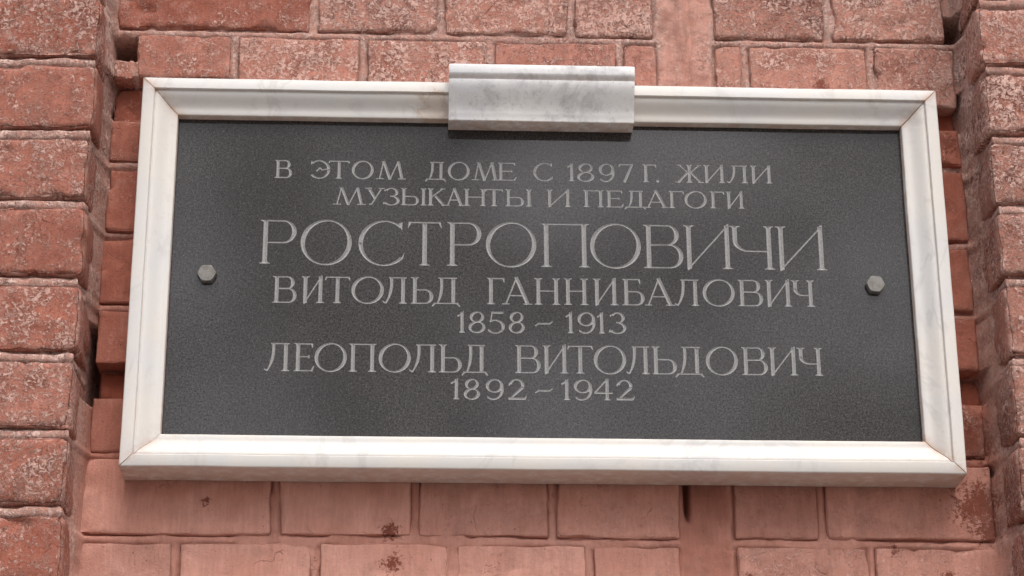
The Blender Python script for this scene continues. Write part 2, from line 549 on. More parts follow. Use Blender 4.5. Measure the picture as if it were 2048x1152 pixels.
# strip left of the plaque
XL0, XL1 = -0.4465, -0.3260
for z0, z1, w_, t_, r_gh in ((0.1360, 0.1815, .38, .22, .8), (0.0575, 0.1270, .30, .20, .8),
                             (-0.0215, 0.0490, .18, .18, .7), (-0.0860, -0.0300, .2, .24, .7), (-0.1785, -0.1230, .18, .42, .7)):
    PANEL.append((XL0, XL1, z0, z1, 0.0, w_, t_, r_gh))
PANEL.append((-0.4240, XL1, 0.2315, 0.2825, 0.0, .62, .4, 1.0))
PANEL.append((XL0, -0.4265, 0.2315, 0.2545, 0.0, .55, .35, 1.0))
PANEL.append((-0.4480, XL1, 0.1850, 0.2285, 0.022, .35, .05, 1.0))       # set-back bricks
PANEL.append((-0.4430, XL1, -0.1195, -0.0890, 0.020, .12, .02, .8))
# strip right of the plaque
XR0, XR1 = 0.3200, 0.4440
for z0, z1, w_, t_, r_gh in ((0.1440, 0.1855, .35, .15, 1.0), (0.0580, 0.1380, .25, .16, .9), (-0.0200, 0.0500, .28, .2, .9),
                             (-0.0850, -0.0280, .28, .24, .9), (-0.1770, -0.1190, .55, .10, 1.0)):
    PANEL.append((XR0, XR1, z0, z1, 0.0, w_, t_, r_gh))
PANEL.append((XR0, 0.4460, 0.1880, 0.2275, 0.022, .22, .02, .8))
PANEL.append((XR0, 0.4470, -0.1150, -0.0875, 0.020, .2, .04, .8))

# ---- mortar of the panel: one uneven sheet with raised beads in the joints
xs = np.arange(-0.475, 0.4751, 0.0022)
zs = np.arange(-0.5785, 0.5231, 0.0022)
X, Z = np.meshgrid(xs, zs, indexing='ij')
X, Z = X.ravel(), Z.ravel()
Q = np.stack([X, np.zeros_like(X), Z], 1)
wob = 0.0012 * fbm(Q, 0.05, 2)
wob2 = 0.0010 * fbm(Q + 9.1, 0.03, 2)
H = np.full_like(X, -0.0065)
RECT = [(a, b, c, d) for a, b, c, d, s, *_ in PANEL if s == 0]
hb = np.zeros_like(X)
inx = np.zeros(len(X), bool)
for zj in JOINTS[1:-1]:
    hb = np.maximum(hb, bead(Z + wob - zj + 0.0011, 0.0044 + 0.9 * wob2, 0.0058 + 1.2 * wob))
for a, b, c, d, s, *_ in PANEL:
    for xe in (a - G, b + G):
        if abs(xe) < 0.43:
            mk = (Z > c - 0.006) & (Z < d + 0.006)
            hb = np.where(mk, np.maximum(hb, bead(X + 1.3 * wob2 - xe + 0.0008, 0.0040 + 0.9 * wob, 0.0058 + 1.2 * wob2)), hb)
H = H + hb
fill = smooth(-0.15, 0.55, fbm(Q * [1, 1, 1.4] + 12.3, 0.045, 3)) * (0.55 + 0.35 * smooth(-0.2, -0.26, Z))
H = H * (1 - fill) + fill * (-0.0016 + 0.0006 * fbm(Q + 1.9, 0.015, 2))
# lumpy vertical seam of mortar between the two parts of the panel
ms = smooth(SEAM0 - 0.006, SEAM0 + 0.004, X + 3 * wob) * (1 - smooth(SEAM1 - 0.002, SEAM1 + 0.006, X + 3 * wob2))
up = smooth(0.05, 0.15, Z)
lump = 0.0022 * fbm(Q * [1.6, 1, 0.6], 0.022, 3)
ridge = 0.0042 * np.exp(-((X - 0.1505 + 2 * wob) / 0.0042) ** 2) - 0.003 * np.exp(-((X - 0.1595 + 2 * wob) / 0.003) ** 2)
seam_up = -0.0012 + lump + ridge
slit = np.exp(-((X - 0.1415 + wob) / 0.0024) ** 2) * smooth(-0.250, -0.226, Z)
trough = -0.006 * np.exp(-((X - 0.155) / 0.014) ** 2) * (0.35 + 0.65 * smooth(-0.33, -0.22, Z))
seam_lo = -0.001 + 0.5 * lump + trough - 0.028 * slit
H = H * (1 - ms) + ms * (up * seam_up + (1 - up) * seam_lo)
# mortar smeared up at the corners with the piers
cl_ = np.clip(1 - (X + 0.4570 + 2 * wob2) / 0.0120, 0, 1.3)
cr_ = np.clip(1 - (0.4550 + 2 * wob2 - X) / 0.0100, 0, 1.3)
hole = np.zeros_like(X)
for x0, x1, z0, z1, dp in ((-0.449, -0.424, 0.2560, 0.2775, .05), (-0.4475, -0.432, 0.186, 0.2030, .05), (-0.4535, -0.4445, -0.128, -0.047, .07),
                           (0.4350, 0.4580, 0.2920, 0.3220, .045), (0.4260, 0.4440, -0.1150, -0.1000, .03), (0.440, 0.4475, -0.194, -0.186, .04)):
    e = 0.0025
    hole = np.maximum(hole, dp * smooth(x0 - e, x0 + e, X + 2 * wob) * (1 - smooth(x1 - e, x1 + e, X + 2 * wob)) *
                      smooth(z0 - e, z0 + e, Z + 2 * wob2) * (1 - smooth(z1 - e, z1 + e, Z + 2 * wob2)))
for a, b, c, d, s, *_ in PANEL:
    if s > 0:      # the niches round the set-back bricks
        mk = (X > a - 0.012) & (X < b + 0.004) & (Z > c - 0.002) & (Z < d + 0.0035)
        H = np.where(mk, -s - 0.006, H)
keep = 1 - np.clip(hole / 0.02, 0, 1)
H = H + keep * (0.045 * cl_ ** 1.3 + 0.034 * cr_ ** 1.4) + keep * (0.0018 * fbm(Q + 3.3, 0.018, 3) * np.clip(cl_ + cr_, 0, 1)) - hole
H += 0.0008 * fbm(Q + 5.5, 0.012, 3) + 0.0005 * fbm(Q + 8.5, 0.0055, 2)
low = 1 - smooth(-0.24, 0.25, Z)
wear_p = np.clip(0.62 * (1 - low) * (1 - 0.55 * ms) + 0.10 + 0.6 * np.clip(cl_ + cr_, 0, 1), 0, 1)
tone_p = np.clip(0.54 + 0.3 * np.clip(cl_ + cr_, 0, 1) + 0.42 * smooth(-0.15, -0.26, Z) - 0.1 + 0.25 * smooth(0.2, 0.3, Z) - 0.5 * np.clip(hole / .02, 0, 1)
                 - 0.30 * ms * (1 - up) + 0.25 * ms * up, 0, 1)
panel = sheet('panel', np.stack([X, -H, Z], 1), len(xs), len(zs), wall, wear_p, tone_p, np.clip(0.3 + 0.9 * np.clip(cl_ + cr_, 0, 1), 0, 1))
panel['label'] = 'recessed brick panel between the two piers'
bpy.context.view_layer.update()
for a, b, c, d, s, w_, t_, rg in PANEL:
    brick(panel, a, b, c, d, s - random.uniform(0.0, 0.0012), 0.06, min(max(w_, 0), 1), min(max(t_, 0), 1), rg, 0.0036 if rg > .7 else 0.0023)


# ---- the piers: mortar sheet bent round the corner, bricks with their own side faces
def pier(sgn, joints, label, wear, tone):
    XE = 0.4545
    R = 0.006
    s1 = np.concatenate([np.arange(-0.60, -0.2, 0.006), np.arange(-0.2, 0, 0.0026)])
    s2 = np.arange(0, 0.088, 0.0024)
    S = np.concatenate([s1, s2])
    zz = np.arange(-0.574, 0.523, 0.0024)
    A, B = np.meshgrid(S, zz, indexing='ij')
    A, B = A.ravel(), B.ravel()
    front = A < 0
    bx = np.where(front, XE - A, XE)
    by = np.where(front, PIER_Y, PIER_Y + A)
    t = np.clip((A + R) / (2 * R), 0, 1) * math.pi / 2
    nx, ny = -np.sin(t), -np.cos(t)
    Qp = np.stack([bx * sgn, by, B], 1)
    wb = 0.0014 * fbm(Qp, 0.05, 2)
    wb2 = 0.0012 * fbm(Qp + 6.6, 0.022, 3)
    hh = np.full_like(A, -0.0085)
    bd = np.zeros_like(A)
    for zj in joints[1:-1]:
        bd = np.maximum(bd, bead(B + wb - zj + 0.0017, 0.0056 + 0.8 * wb2, 0.0068 + 1.4 * wb2))
    hh += bd + 0.0010 * fbm(Qp + 4.4, 0.012, 3)
    Pp = np.stack([(bx + nx * hh) * sgn, by + ny * hh, B], 1)
    nu, nv = len(S), len(zz)
    f = grid_faces(nu, nv)
    me = mesh('pier', Pp, f if sgn < 0 else f[:, ::-1], M_MORTAR, True)
    if sgn < 0:
        me.flip_normals()
    for nm, val in (('wear', 0.75), ('tone', 0.62), ('edge', 0.5)):
        at = me.attributes.new(nm, 'FLOAT', 'POINT')
        at.data.foreach_set('value', np.full(len(Pp), val, np.float32))
    o = link('pier', me, wall, -wall.matrix_world.translation)
    o['label'] = label
    bpy.context.view_layer.update()
    for i, (z0, z1) in enumerate(zip(joints[:-1], joints[1:])):
        j = random.uniform(-0.0015, 0.0015)
        x_in = XE - 0.0008 + j
        x_mid = x_in + (0.2560 if i % 2 else 0.262)
        for a, b in ((x_in, x_mid), (x_mid + 0.009, x_mid + 0.265)):
            xa, xb = (a, b) if sgn > 0 else (-b, -a)
            brick(o, xa, xb, z0 + 0.0055, z1 - 0.0050, PIER_Y - random.uniform(-0.0012, 0.0012), 0.088,
                  min(1, wear + random.uniform(-.24, .14)), max(0, min(1, tone + random.uniform(-.14, .14))), 1.0, 0.0060)
    return o


pier(-1, LJ, 'projecting brick pier left of the plaque', 0.76, 0.28)
pier(1, RJ, 'projecting brick pier right of the plaque', 0.92, 0.55)

# plain core of the wall behind the faced brickwork, carried on past the frame
cb = [(x, y, z) for x in (-1.05, 1.05) for y in (0.086, 0.40) for z in (-1.6, 1.2)]
cf_ = [(0, 1, 3, 2), (4, 6, 7, 5), (0, 2, 6, 4), (1, 5, 7, 3), (0, 4, 5, 1), (2, 3, 7, 6)]
me = mesh('wall_core', cb, cf_, M_MORTAR)
for nm, val in (('wear', 0.4), ('tone', 0.6), ('edge', 0.2)):
    at = me.attributes.new(nm, 'FLOAT', 'POINT')
    at.data.foreach_set('value', np.full(8, val, np.float32))
link('wall_core', me, wall, -wall.matrix_world.translation)

bv = [(x, y, z) for x in (-6, 6) for y in (0.012, 0.35) for z in (-2.55, -0.5785)]
me = mesh('wall_base', bv, cf_, M_MORTAR)
for nm, val in (('wear', 0.4), ('tone', 0.9), ('edge', 0.2)):
    at = me.attributes.new(nm, 'FLOAT', 'POINT')
    at.data.foreach_set('value', np.full(8, val, np.float32))
link('wall_base', me, wall, -wall.matrix_world.translation)
k = NT('unseen_pavement')
P_ = k.n('ShaderNodeNewGeometry').outputs['Position']
k.set(k.b.inputs['Base Color'], k.mix(k.noise(P_, 1.5, 5), (0.17, 0.15, 0.135), (0.23, 0.205, 0.185)))
k.b.inputs['Roughness'].default_value = 0.9
pave = link('unseen_pavement', mesh('unseen_pavement', [(-60, -120, -2.55), (60, -120, -2.55), (60, 2, -2.55), (-60, 2, -2.55)], [(0, 1, 2, 3)], k.m))  # unseen ground, added to bounce light up onto the frame undersides
pave['kind'] = 'structure'

# ================================================================== THE PLAQUE
plaque = thing('memorial_plaque', 'dark engraved granite memorial plaque in a white marble frame, fixed to the brick wall', 'plaque', (0, 0, -0.208))
P0 = plaque.location.copy()
HW, HH, TH = 0.4100, 0.2081, 0.0495
SLAB_Y = -0.027

# profile of the moulding: (distance from outer edge, y)
PROF = [(0.0, -0.003), (0.0, -TH + 0.0016), (0.0004, -TH + 0.0006), (0.0014, -TH), (0.0116, -TH), (0.0122, -TH + 0.0005), (0.0125, -TH + 0.0016),
        (0.0127, -TH + 0.0030), (0.0129, -TH + 0.0034), (0.0134, -TH + 0.0031)]
for i in range(1, 13):                    # convex shoulder turning into a hollow, down to the lip
    t = i / 12
    PROF.append((0.0137 + 0.0173 * t, -TH + 0.0030 + 0.0090 * t * t * (3 - 2 * t)))
PROF += [(0.0322, -TH + 0.0121), (0.0352, -TH + 0.0122), (0.0360, -TH + 0.0126), (0.0364, -TH + 0.0134), (0.0364, SLAB_Y - 0.0002 + 0.004)]
PROF = np.array(PROF)
GRIME_BOUNCE = np.zeros(len(PROF))
GRIME_BOUNCE[6:10] = (0.2, 0.4, 0.35, 0.1)
GRIME_BOUNCE[-3:] = (0.3, 0.6, 0.9)
GRIME_BOUNCE[0:2] = (0.8, 0.45)  # outer faces: painted wall bounce for the underside, mixed with dirt


def rail(axis, sgn):
    """One mitred length of the frame; axis 0 = horizontal rail (top/bottom), 1 = vertical."""
    SS = np.unique(np.concatenate([np.linspace(-1, 1, 91 if axis == 0 else 49), [-.996, -.991, -.985, .985, .991, .996]]))
    n = len(SS) - 1
    V, F = [], []
    half = HW if axis == 0 else HH
    out = HH if axis == 0 else HW
    for i in range(n + 1):
        s = SS[i]
        for (u, y) in PROF:
            along = s * (half - u - 0.00040)
            across = sgn * (out - u)
            V.append((along, y, across) if axis == 0 else (across, y, along))
    V = np.array(V)
    kk = len(PROF)
    f = grid_faces(n + 1, kk)
    if (axis == 0) == (sgn > 0):
        f = f[:, ::-1]
    F = [tuple(q) for q in f]
    caps = [tuple(range(kk)), tuple(range(n * kk + kk - 1, n * kk - 1, -1))]
    if (axis == 0) == (sgn > 0):
        caps = [c[::-1] for c in caps]
    V[:, 1] += 0.00030 * fbm(V + 2.7 * axis + sgn, 0.09, 2)
    wv = 0.00025 * fbm(V * [1, 0.2, 1] + 7.7, 0.07, 2)
    if axis == 0:
        V[:, 2] += wv
    else:
        V[:, 0] += wv
    me = mesh('frame_rail', V, F + caps, M_MARBLE, True)
    me.polygons.foreach_set('use_smooth', [True] * len(F) + [False, False])
    at = me.attributes.new('grime_bounce', 'FLOAT', 'POINT')
    g = np.tile(GRIME_BOUNCE, n + 1)
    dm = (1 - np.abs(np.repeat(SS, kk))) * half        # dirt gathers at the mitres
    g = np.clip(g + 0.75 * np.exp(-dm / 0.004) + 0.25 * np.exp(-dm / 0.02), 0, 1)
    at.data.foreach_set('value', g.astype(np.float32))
    sharp = me.attributes.new('sharp_edge', 'BOOLEAN', 'EDGE')
    co = V
    flags = []
    sh = {1, 4, 7, 9, 3, 2}
    for e in me.edges:
        a, b = e.vertices
        ka, kb = a % kk, b % kk
        flags.append((ka == kb and ka in (4, 7)) or a // kk == b // kk and a // kk in (0, n))
    sharp.data.foreach_set('value', flags)
    return link('frame_rail', me, plaque, -P0)


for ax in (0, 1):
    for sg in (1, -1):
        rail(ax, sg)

# raised block over the middle of the top rail
BX0, BX1, BF = -0.0968, 0.0937, -0.0695
bp = [(0.2195, -0.004), (0.2195, BF + 0.001), (0.2190, BF + 0.0003), (0.2182, BF), (0.2100, BF), (0.2090, BF + 0.0003), (0.2075, BF + 0.0014),
      (0.2058, BF + 0.0030), (0.2048, BF + 0.0040), (0.2043, BF + 0.0042), (0.2036, BF + 0.0038), (0.2020, BF + 0.0036)]
for i in range(1, 11):
    t = i / 10
    bp.append((0.2020 - 0.0320 * t, BF + 0.0036 + 0.0150 * (0.25 * t + 0.75 * t * t * (3 - 2 * t))))
bp += [(0.1688, BF + 0.0193), (0.1655, BF + 0.0196), (0.1646, BF + 0.0199), (0.1642, BF + 0.0206), (0.1641, SLAB_Y - 0.0004), (0.1700, SLAB_Y - 0.0004), (0.1700, -0.004)]
nb = 44
V, kb = [], len(bp)
for i in range(nb + 1):
    s = i / nb
    for z, y in bp:
        V.append((BX0 + (BX1 - BX0) * s, y, z))
V = np.array(V)
d_in = np.minimum(V[:, 0] - BX0, BX1 - V[:, 0])
V[:, 1] += np.where(V[:, 1] < -0.03, 0.00035 * fbm(V + 3.1, 0.05, 3) + 0.0008 * np.exp(-d_in / 0.0006), 0)
f = grid_faces(nb + 1, kb)[:, ::-1]
ring = [(i * kb + kb - 1, i * kb, (i + 1) * kb, (i + 1) * kb + kb - 1) for i in range(nb)]
caps = [tuple(range(kb))[::-1], tuple(range(nb * kb, nb * kb + kb))]
me = mesh('frame_block', V, [tuple(q) for q in f] + ring + caps, M_GREY_MARBLE, True)
me.polygons.foreach_set('use_smooth', [True] * len(f) + [False] * (len(ring) + 2))
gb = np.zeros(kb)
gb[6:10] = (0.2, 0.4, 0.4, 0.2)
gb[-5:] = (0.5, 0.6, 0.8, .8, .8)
at = me.attributes.new('grime_bounce', 'FLOAT', 'POINT')
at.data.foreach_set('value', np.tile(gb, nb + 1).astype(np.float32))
sharp = me.attributes.new('sharp_edge', 'BOOLEAN', 'EDGE')
sharp.data.foreach_set('value', [((e.vertices[0] % kb == e.vertices[1] % kb) and e.vertices[0] % kb in (9, kb - 3, kb - 2)) or
                                 (e.vertices[0] // kb == e.vertices[1] // kb and e.vertices[0] // kb in (0, nb)) for e in me.edges])
o = link('frame_block', me, plaque, -P0)
o['label'] = 'raised grey marble block over the middle of the top rail'

# ------------------------------------------------------------------ engraved lettering
# every stroke is a closed outline plus a centre line; one triangulation cuts them all out of the slab face,
# and the groove is deepest where it is widest (V cut)
LINES = [
    (107.0, 109.0, -264.4, 235.1, 20.1, [('В', -273.5, -255.9), ('Э', -237.0, -217.1), ('Т', -219.0, -197.1), ('О', -195.1, -172.7), ('М', -170.4, -139.7), ('Д', -120.2, -98.4), ('О', -96.9, -74.4), ('М', -72.2, -44.3), ('Е', -45.5, -26.0), ('С', -9.2, 11.6), ('1', 26.0, 33.5), ('8', 36.1, 53.6), ('9', 58.4, 74.7), ('7', 78.8, 93.9), ('Г', 103.8, 117.7), ('.', 117.4, 120.4), ('Ж', 137.1, 166.7), ('И', 166.7, 188.7), ('Л', 190.5, 212.2), ('И', 215.3, 237.6)]),
    (78.3, 80.2, -201.2, 205.4, 19.0, [('М', -213.4, -180.0), ('У', -181.1, -161.2), ('З', -162.4, -145.7), ('Ы', -144.5, -118.4), ('К', -117.2, -98.6), ('А', -99.0, -80.0), ('Н', -80.3, -57.6), ('Т', -58.6, -40.2), ('Ы', -37.7, -10.7), ('И', 4.5, 29.0), ('П', 42.1, 62.7), ('Е', 65.4, 83.5), ('Д', 83.8, 106.3), ('А', 105.3, 129.4), ('Г', 129.9, 145.6), ('О', 146.0, 169.0), ('Г', 172.4, 187.1), ('И', 188.7, 207.5)]),
    (12.3, 13.2, -277.3, 281.7, 47.8, [('Р', -285.7, -249.2), ('О', -244.9, -193.3), ('С', -186.7, -140.1), ('Т', -137.2, -102.4), ('Р', -97.2, -62.3), ('О', -57.9, -6.6), ('П', -1.9, 47.2), ('О', 47.9, 99.7), ('В', 102.4, 142.8), ('И', 143.5, 193.2), ('Ч', 190.7, 236.1), ('И', 237.9, 289.3)]),
    (-29.7, -26.8, -260.9, 264.2, 28.6, [('В', -271.1, -247.0), ('И', -242.6, -219.5), ('Т', -219.3, -193.7), ('О', -192.6, -160.0), ('Л', -161.4, -136.9), ('Ь', -133.1, -110.5), ('Д', -112.3, -83.3), ('Г', -56.7, -39.0), ('А', -41.4, -11.0), ('Н', -9.0, 16.9), ('Н', 20.8, 45.3), ('И', 50.0, 75.5), ('Б', 79.6, 102.1), ('А', 102.1, 133.0), ('Л', 132.2, 157.5), ('О', 160.9, 193.6), ('В', 196.9, 222.2), ('И', 224.4, 251.5), ('Ч', 251.2, 274.6)]),
    (-59.3, -58.2, -81.1, 81.3, 22.3, [('1', -86.4, -78.1), ('8', -75.1, -58.3), ('5', -55.7, -38.5), ('8', -35.0, -19.0), ('-', -8.6, 9.0), ('1', 22.0, 30.6), ('9', 34.0, 51.9), ('1', 53.6, 61.5), ('3', 65.6, 82.8)]),
    (-102.0, -100.5, -258.4, 267.8, 29.5, [('Л', -277.2, -251.7), ('Е', -247.7, -227.4), ('О', -227.4, -195.4), ('П', -193.5, -166.4), ('О', -164.1, -132.2), ('Л', -134.1, -107.0), ('Ь', -104.4, -81.6), ('Д', -82.1, -55.4), ('В', -28.8, -3.3), ('И', -1.6, 24.2), ('Т', 23.2, 49.0), ('О', 49.5, 81.9), ('Л', 81.6, 105.3), ('Ь', 107.5, 132.4), ('Д', 130.4, 160.0), ('О', 161.5, 193.8), ('В', 197.5, 223.5), ('И', 224.4, 253.7), ('Ч', 253.1, 278.7)]),
    (-129.5, -128.7, -90.7, 87.2, 21.2, [('1', -92.6, -82.9), ('8', -79.6, -63.6), ('9', -57.9, -40.2), ('2', -35.9, -17.8), ('-', -9.1, 8.3), ('1', 17.0, 26.0), ('9', 29.3, 47.5), ('4', 49.3, 67.8), ('2', 71.2, 89.2)]),
]
THICK = {0: 3.0, 1: 2.9, 2: 4.6, 3: 3.75, 4: 3.1, 5: 3.75, 6: 3.2}      # stem widths, mm
THIN = {0: 1.2, 1: 1.15, 2: 1.5, 3: 1.3, 4: 1.3, 5: 1.3, 6: 1.3}


class Glyph:
    """Strokes in mm, origin at the left end of the baseline; w = width, h = cap height, T / t = thick / thin."""

    def __init__(s, w, h, T, t):
        s.w, s.h, s.T, s.t = w, h, T, t
        s.S = 0.5 * T + 0.055 * h          # how far a serif sticks out from the stem
        s.out = []

    def poly(s, pts, mid=()):
        s.out.append((pts, list(mid)))

    def bar(s, x0, y0, x1, y1, w0, w1=None):
        w1 = w0 if w1 is None else w1
        L = math.hypot(x1 - x0, y1 - y0)
        dx, dy = (x1 - x0) / L, (y1 - y0) / L
        nx, ny = -dy, dx
        i0, i1 = min(w0 / 2, L * .3), min(w1 / 2, L * .3)
        s.poly([(x0 - nx * w0 / 2, y0 - ny * w0 / 2), (x1 - nx * w1 / 2, y1 - ny * w1 / 2), (x1 + nx * w1 / 2, y1 + ny * w1 / 2), (x0 + nx * w0 / 2, y0 + ny * w0 / 2)],
               [(x0 + dx * i0, y0 + dy * i0), (x1 - dx * i1, y1 - dy * i1)])

    def serif(s, x, y, up, l=1.0, r=1.0):
        """Bracketed serif at the foot (up=1) or head (up=-1) of a stem."""
        t, S, T = s.t * 0.62, s.S, s.T
        a, b = x - T / 2 - S * l * .62, x + T / 2 + S * r * .62
        pts = [(a, y), (b, y), (b, y + up * t * .8)]
        pts += [(x + T / 2 + .18 * S, y + up * t * 1.5), (x + T / 2, y + up * t * 3.0)] if r > 0.1 else [(x + T / 2, y + up * t * 3)]
        pts += [(x - T / 2, y + up * t * 3.0), (x - T / 2 - .18 * S, y + up * t * 1.5)] if l > 0.1 else [(x - T / 2, y + up * t * 3)]
        pts += [(a, y + up * t * .8)]
        s.poly(pts, [(a + .2 * S, y + up * t * .45), (b - .2 * S, y + up * t * .45)])

    def stem(s, x, y0=0, y1=None, bot=(1, 1), top=(1, 1)):
        y1 = s.h if y1 is None else y1
        s.bar(x, y0, x, y1, s.T)
        if bot:
            s.serif(x, y0, 1, *bot)
        if top:
            s.serif(x, y1, -1, *top)

    def hair(s, x0, y0, x1, y1, k=1.0):
        s.bar(x0, y0, x1, y1, s.t * k)

    def arc(s, cx, cy, rx, ry, a0, a1, thick=None, thin=None, tilt=0.0, n=None, ease=None):
        """Elliptical stroke whose outer edge is the ellipse (rx, ry); thick at the sides, thin at top and bottom."""
        T, t = s.T if thick is None else thick, s.t if thin is None else thin
        n = n or max(8, int(abs(a1 - a0) / 9))
        po, pi, pm = [], [], []
        for i in range(n + 1):
            q = i / n
            a = math.radians(a0 + (a1 - a0) * q)
            wd = t + (T - t) * abs(math.cos(a - math.radians(tilt))) ** 1.7
            if ease:
                wd *= ease(q)
            c, sn = math.cos(a), math.sin(a)
            po.append((cx + rx * c, cy + ry * sn))
            pi.append((cx + (rx - wd) * c, cy + (ry - wd) * sn))
            pm.append((cx + (rx - wd / 2) * c, cy + (ry - wd / 2) * sn))
        pm[0] = tuple(np.array(pm[0]) * .5 + np.array(pm[1]) * .5)
        pm[-1] = tuple(np.array(pm[-1]) * .5 + np.array(pm[-2]) * .5)
        s.poly(po + pi[::-1], pm)

    def ring(s, cx, cy, rx, ry, tilt=0.0, **kw):
        for k0 in (0, 90, 180, 270):
            s.arc(cx, cy, rx, ry, k0 - 4.0, k0 + 94.0, tilt=tilt, n=9, **kw)

    def spike(s, x, y, dx, dy, wd):
        """Small triangular end of an arm or bowl."""
        s.poly([(x - wd / 2, y), (x + wd / 2, y), (x + dx + s.t * .25, y + dy), (x + dx - s.t * .25, y + dy)], [])

    def bowl(s, x0, x1, y0, y1):
        """D-shaped bowl from a stem at x0 out to x1 between y0 and y1."""
        ry = (y1 - y0) / 2
        rx = min(ry * 1.05, (x1 - x0) * .8)
        cx = x1 - rx
        s.hair(x0, y1 - s.t / 2, cx + .15, y1 - s.t / 2)
        s.hair(x0, y0 + s.t / 2, cx + .15, y0 + s.t / 2)
        s.arc(cx, (y0 + y1) / 2, rx, ry, 92, -92)


def draw(ch, w, h, T, t):
    g = Glyph(w, h, T, t)
    S = .62 * g.S
    xl = S + T / 2                # first stem
    xr = w - S - T / 2            # last stem
    ov = 0.022 * h
    if ch in 'РВЬБ':
        if ch == 'Р':
            g.stem(xl, top=(1, 0))
            g.bowl(xl, w, .47 * h, h)
        elif ch == 'В':
            g.stem(xl, top=(1, 0), bot=(1, 0))
            g.bowl(xl, w - .10 * w, .535 * h - t * .3, h)
            g.bowl(xl, w, 0, .535 * h + t * .5)
        elif ch == 'Ь':
            g.stem(xl, bot=(1, 0))
            g.bowl(xl, w, 0, .55 * h)
        else:
            g.stem(xl, top=(1, 0), bot=(1, 0))
            g.bowl(xl, w, 0, .54 * h)
            g.hair(xl, h - t / 2, w * .80, h - t / 2)
            g.spike(w * .76, h - t * .6, .05 * w, -.17 * h, t * 1.6)
    elif ch == 'Ы':
        v = w * .70
        g.stem(xl, bot=(1, 0))
        g.bowl(xl, v, 0, .55 * h)
        g.stem(xr)
    elif ch == 'О':
        g.ring(w / 2, h / 2, w / 2, h / 2 + ov, tilt=-14)
    elif ch == 'С':
        rx = w * .56
        g.arc(rx, h / 2, rx, h / 2 + ov, 48, 180, tilt=-8)
        g.arc(rx, h / 2, rx, h / 2 + ov, 176, 316, tilt=-8)
        a = math.radians(48)
        x, y = rx + (rx - t) * math.cos(a), h / 2 + (h / 2) * math.sin(a)
        g.poly([(x - .06 * h, y + .075 * h), (x + .035 * h, y + .115 * h), (x + .03 * h, y - .075 * h)], [])
        x, y = rx + (rx - t) * math.cos(math.radians(-44)), h / 2 - (h / 2) * math.sin(math.radians(44))
        g.poly([(x - .05 * h, y - .06 * h), (x + .03 * h, y + .0 * h), (x + .06 * h, y + .13 * h), (x + .045 * h, y - .085 * h)][:3], [])
    elif ch == 'Э':
        rx = w * .56
        g.arc(w - rx, h / 2, rx, h / 2 + ov, 4, 136, tilt=8)
        g.arc(w - rx, h / 2, rx, h / 2 + ov, 0, -140, tilt=8)
        g.bar(w * .30, .40 * h, w * .48, .60 * h, t, t * 1.3)
        g.bar(w * .46, .60 * h, w * .60, .46 * h, t * 1.3, t)
        g.bar(w * .58, .47 * h, w * .90, .55 * h, t, t)
        g.spike(w * .06, h * .93, -.03 * w, -.16 * h, t * 1.6)
    elif ch == 'Т':
        g.stem(w * .5, top=None)
        g.hair(0.03 * w, h - t / 2, .97 * w, h - t / 2)
        g.spike(.07 * w, h - t * .6, -.055 * w, -.12 * h, t * 1.7)
        g.spike(.93 * w, h - t * .6, .055 * w, -.12 * h, t * 1.7)
    elif ch == 'П':
        g.stem(xl, top=(1, 0))
        g.stem(xr, top=(0, 1))
        g.hair(xl, h - t / 2, xr, h - t / 2)
    elif ch == 'Г':
        g.stem(xl, top=(1, 0))
        g.hair(xl, h - t / 2, w * .97, h - t / 2)
        g.spike(w * .93, h - t * .6, .045 * w, -.15 * h, t * 1.7)
    elif ch == 'Е':
        g.stem(xl, top=(1, 0), bot=(1, 0))
        g.hair(xl, h - t / 2, w * .90, h - t / 2)
        g.spike(w * .86, h - t * .6, .04 * w, -.14 * h, t * 1.7)
        g.hair(xl, h * .52, w * .74, h * .52)
        g.bar(w * .73, h * .46, w * .735, h * .58, t * .8, t * .8)
        g.hair(xl, t / 2, w * .92, t / 2)
        g.spike(w * .88, t * .6, .10 * w, .17 * h, t * 1.7)
    elif ch == 'Н':
        g.stem(xl)
        g.stem(xr)
        g.hair(xl, h * .52, xr, h * .52)
    elif ch == 'И':
        g.stem(xl, bot=None, y0=.0)
        g.stem(xr, top=None)
        g.poly([(xl - T * .5, .01 * h), (xl + T * .45, .01 * h), (xl - T * .36, -.045 * h)], [])
        g.poly([(xr - T * .45, .99 * h), (xr + T * .5, .99 * h), (xr + T * .36, 1.045 * h)], [])
        g.hair(xl - T * .1, .015 * h, xr + T * .1, .985 * h, 1.05)
    elif ch == 'Ч':
        g.stem(xr)
        r = .34 * h
        xa = S + T / 2
        g.stem(xa, y0=.62 * h, bot=None)
        g.arc(xa - T / 2 + r * 1.0, .40 * h + .26 * h, r, .26 * h, 176, 272, thin=t)
        g.hair(xa - T / 2 + r * 1.0 - .2, .40 * h + t / 2, xr, .40 * h + t / 2)
    elif ch == 'Л' or ch == 'Д':
        base = 0 if ch == 'Л' else 0
        x2 = xr if ch == 'Л' else w * .75
        xt = w * (.36 if ch == 'Л' else .34)
        # left leg: curved stroke from the head down to the hook
        pts, n = [], 12
        x_end = .10 * w if ch == 'Л' else .17 * w
        for i in range(n + 1):
            q = i / n
            x = xt + .03 * w * math.sin(q * math.pi * .6) - (xt - x_end) * q ** 2.6
            y = h * (1 - q)
            pts.append((x, y))
        W_ = [T * (.78 if q < .6 else .78 - .40 * (q - .6) / .4) for q in [i / n for i in range(n + 1)]]
        lf = [(x - wd / 2, y) for (x, y), wd in zip(pts, W_)]
        rt = [(x + wd / 2, y) for (x, y), wd in zip(pts, W_)]
        g.poly(lf + rt[::-1], [pts[0][:1] + (h - t,)] + pts[1:-1])
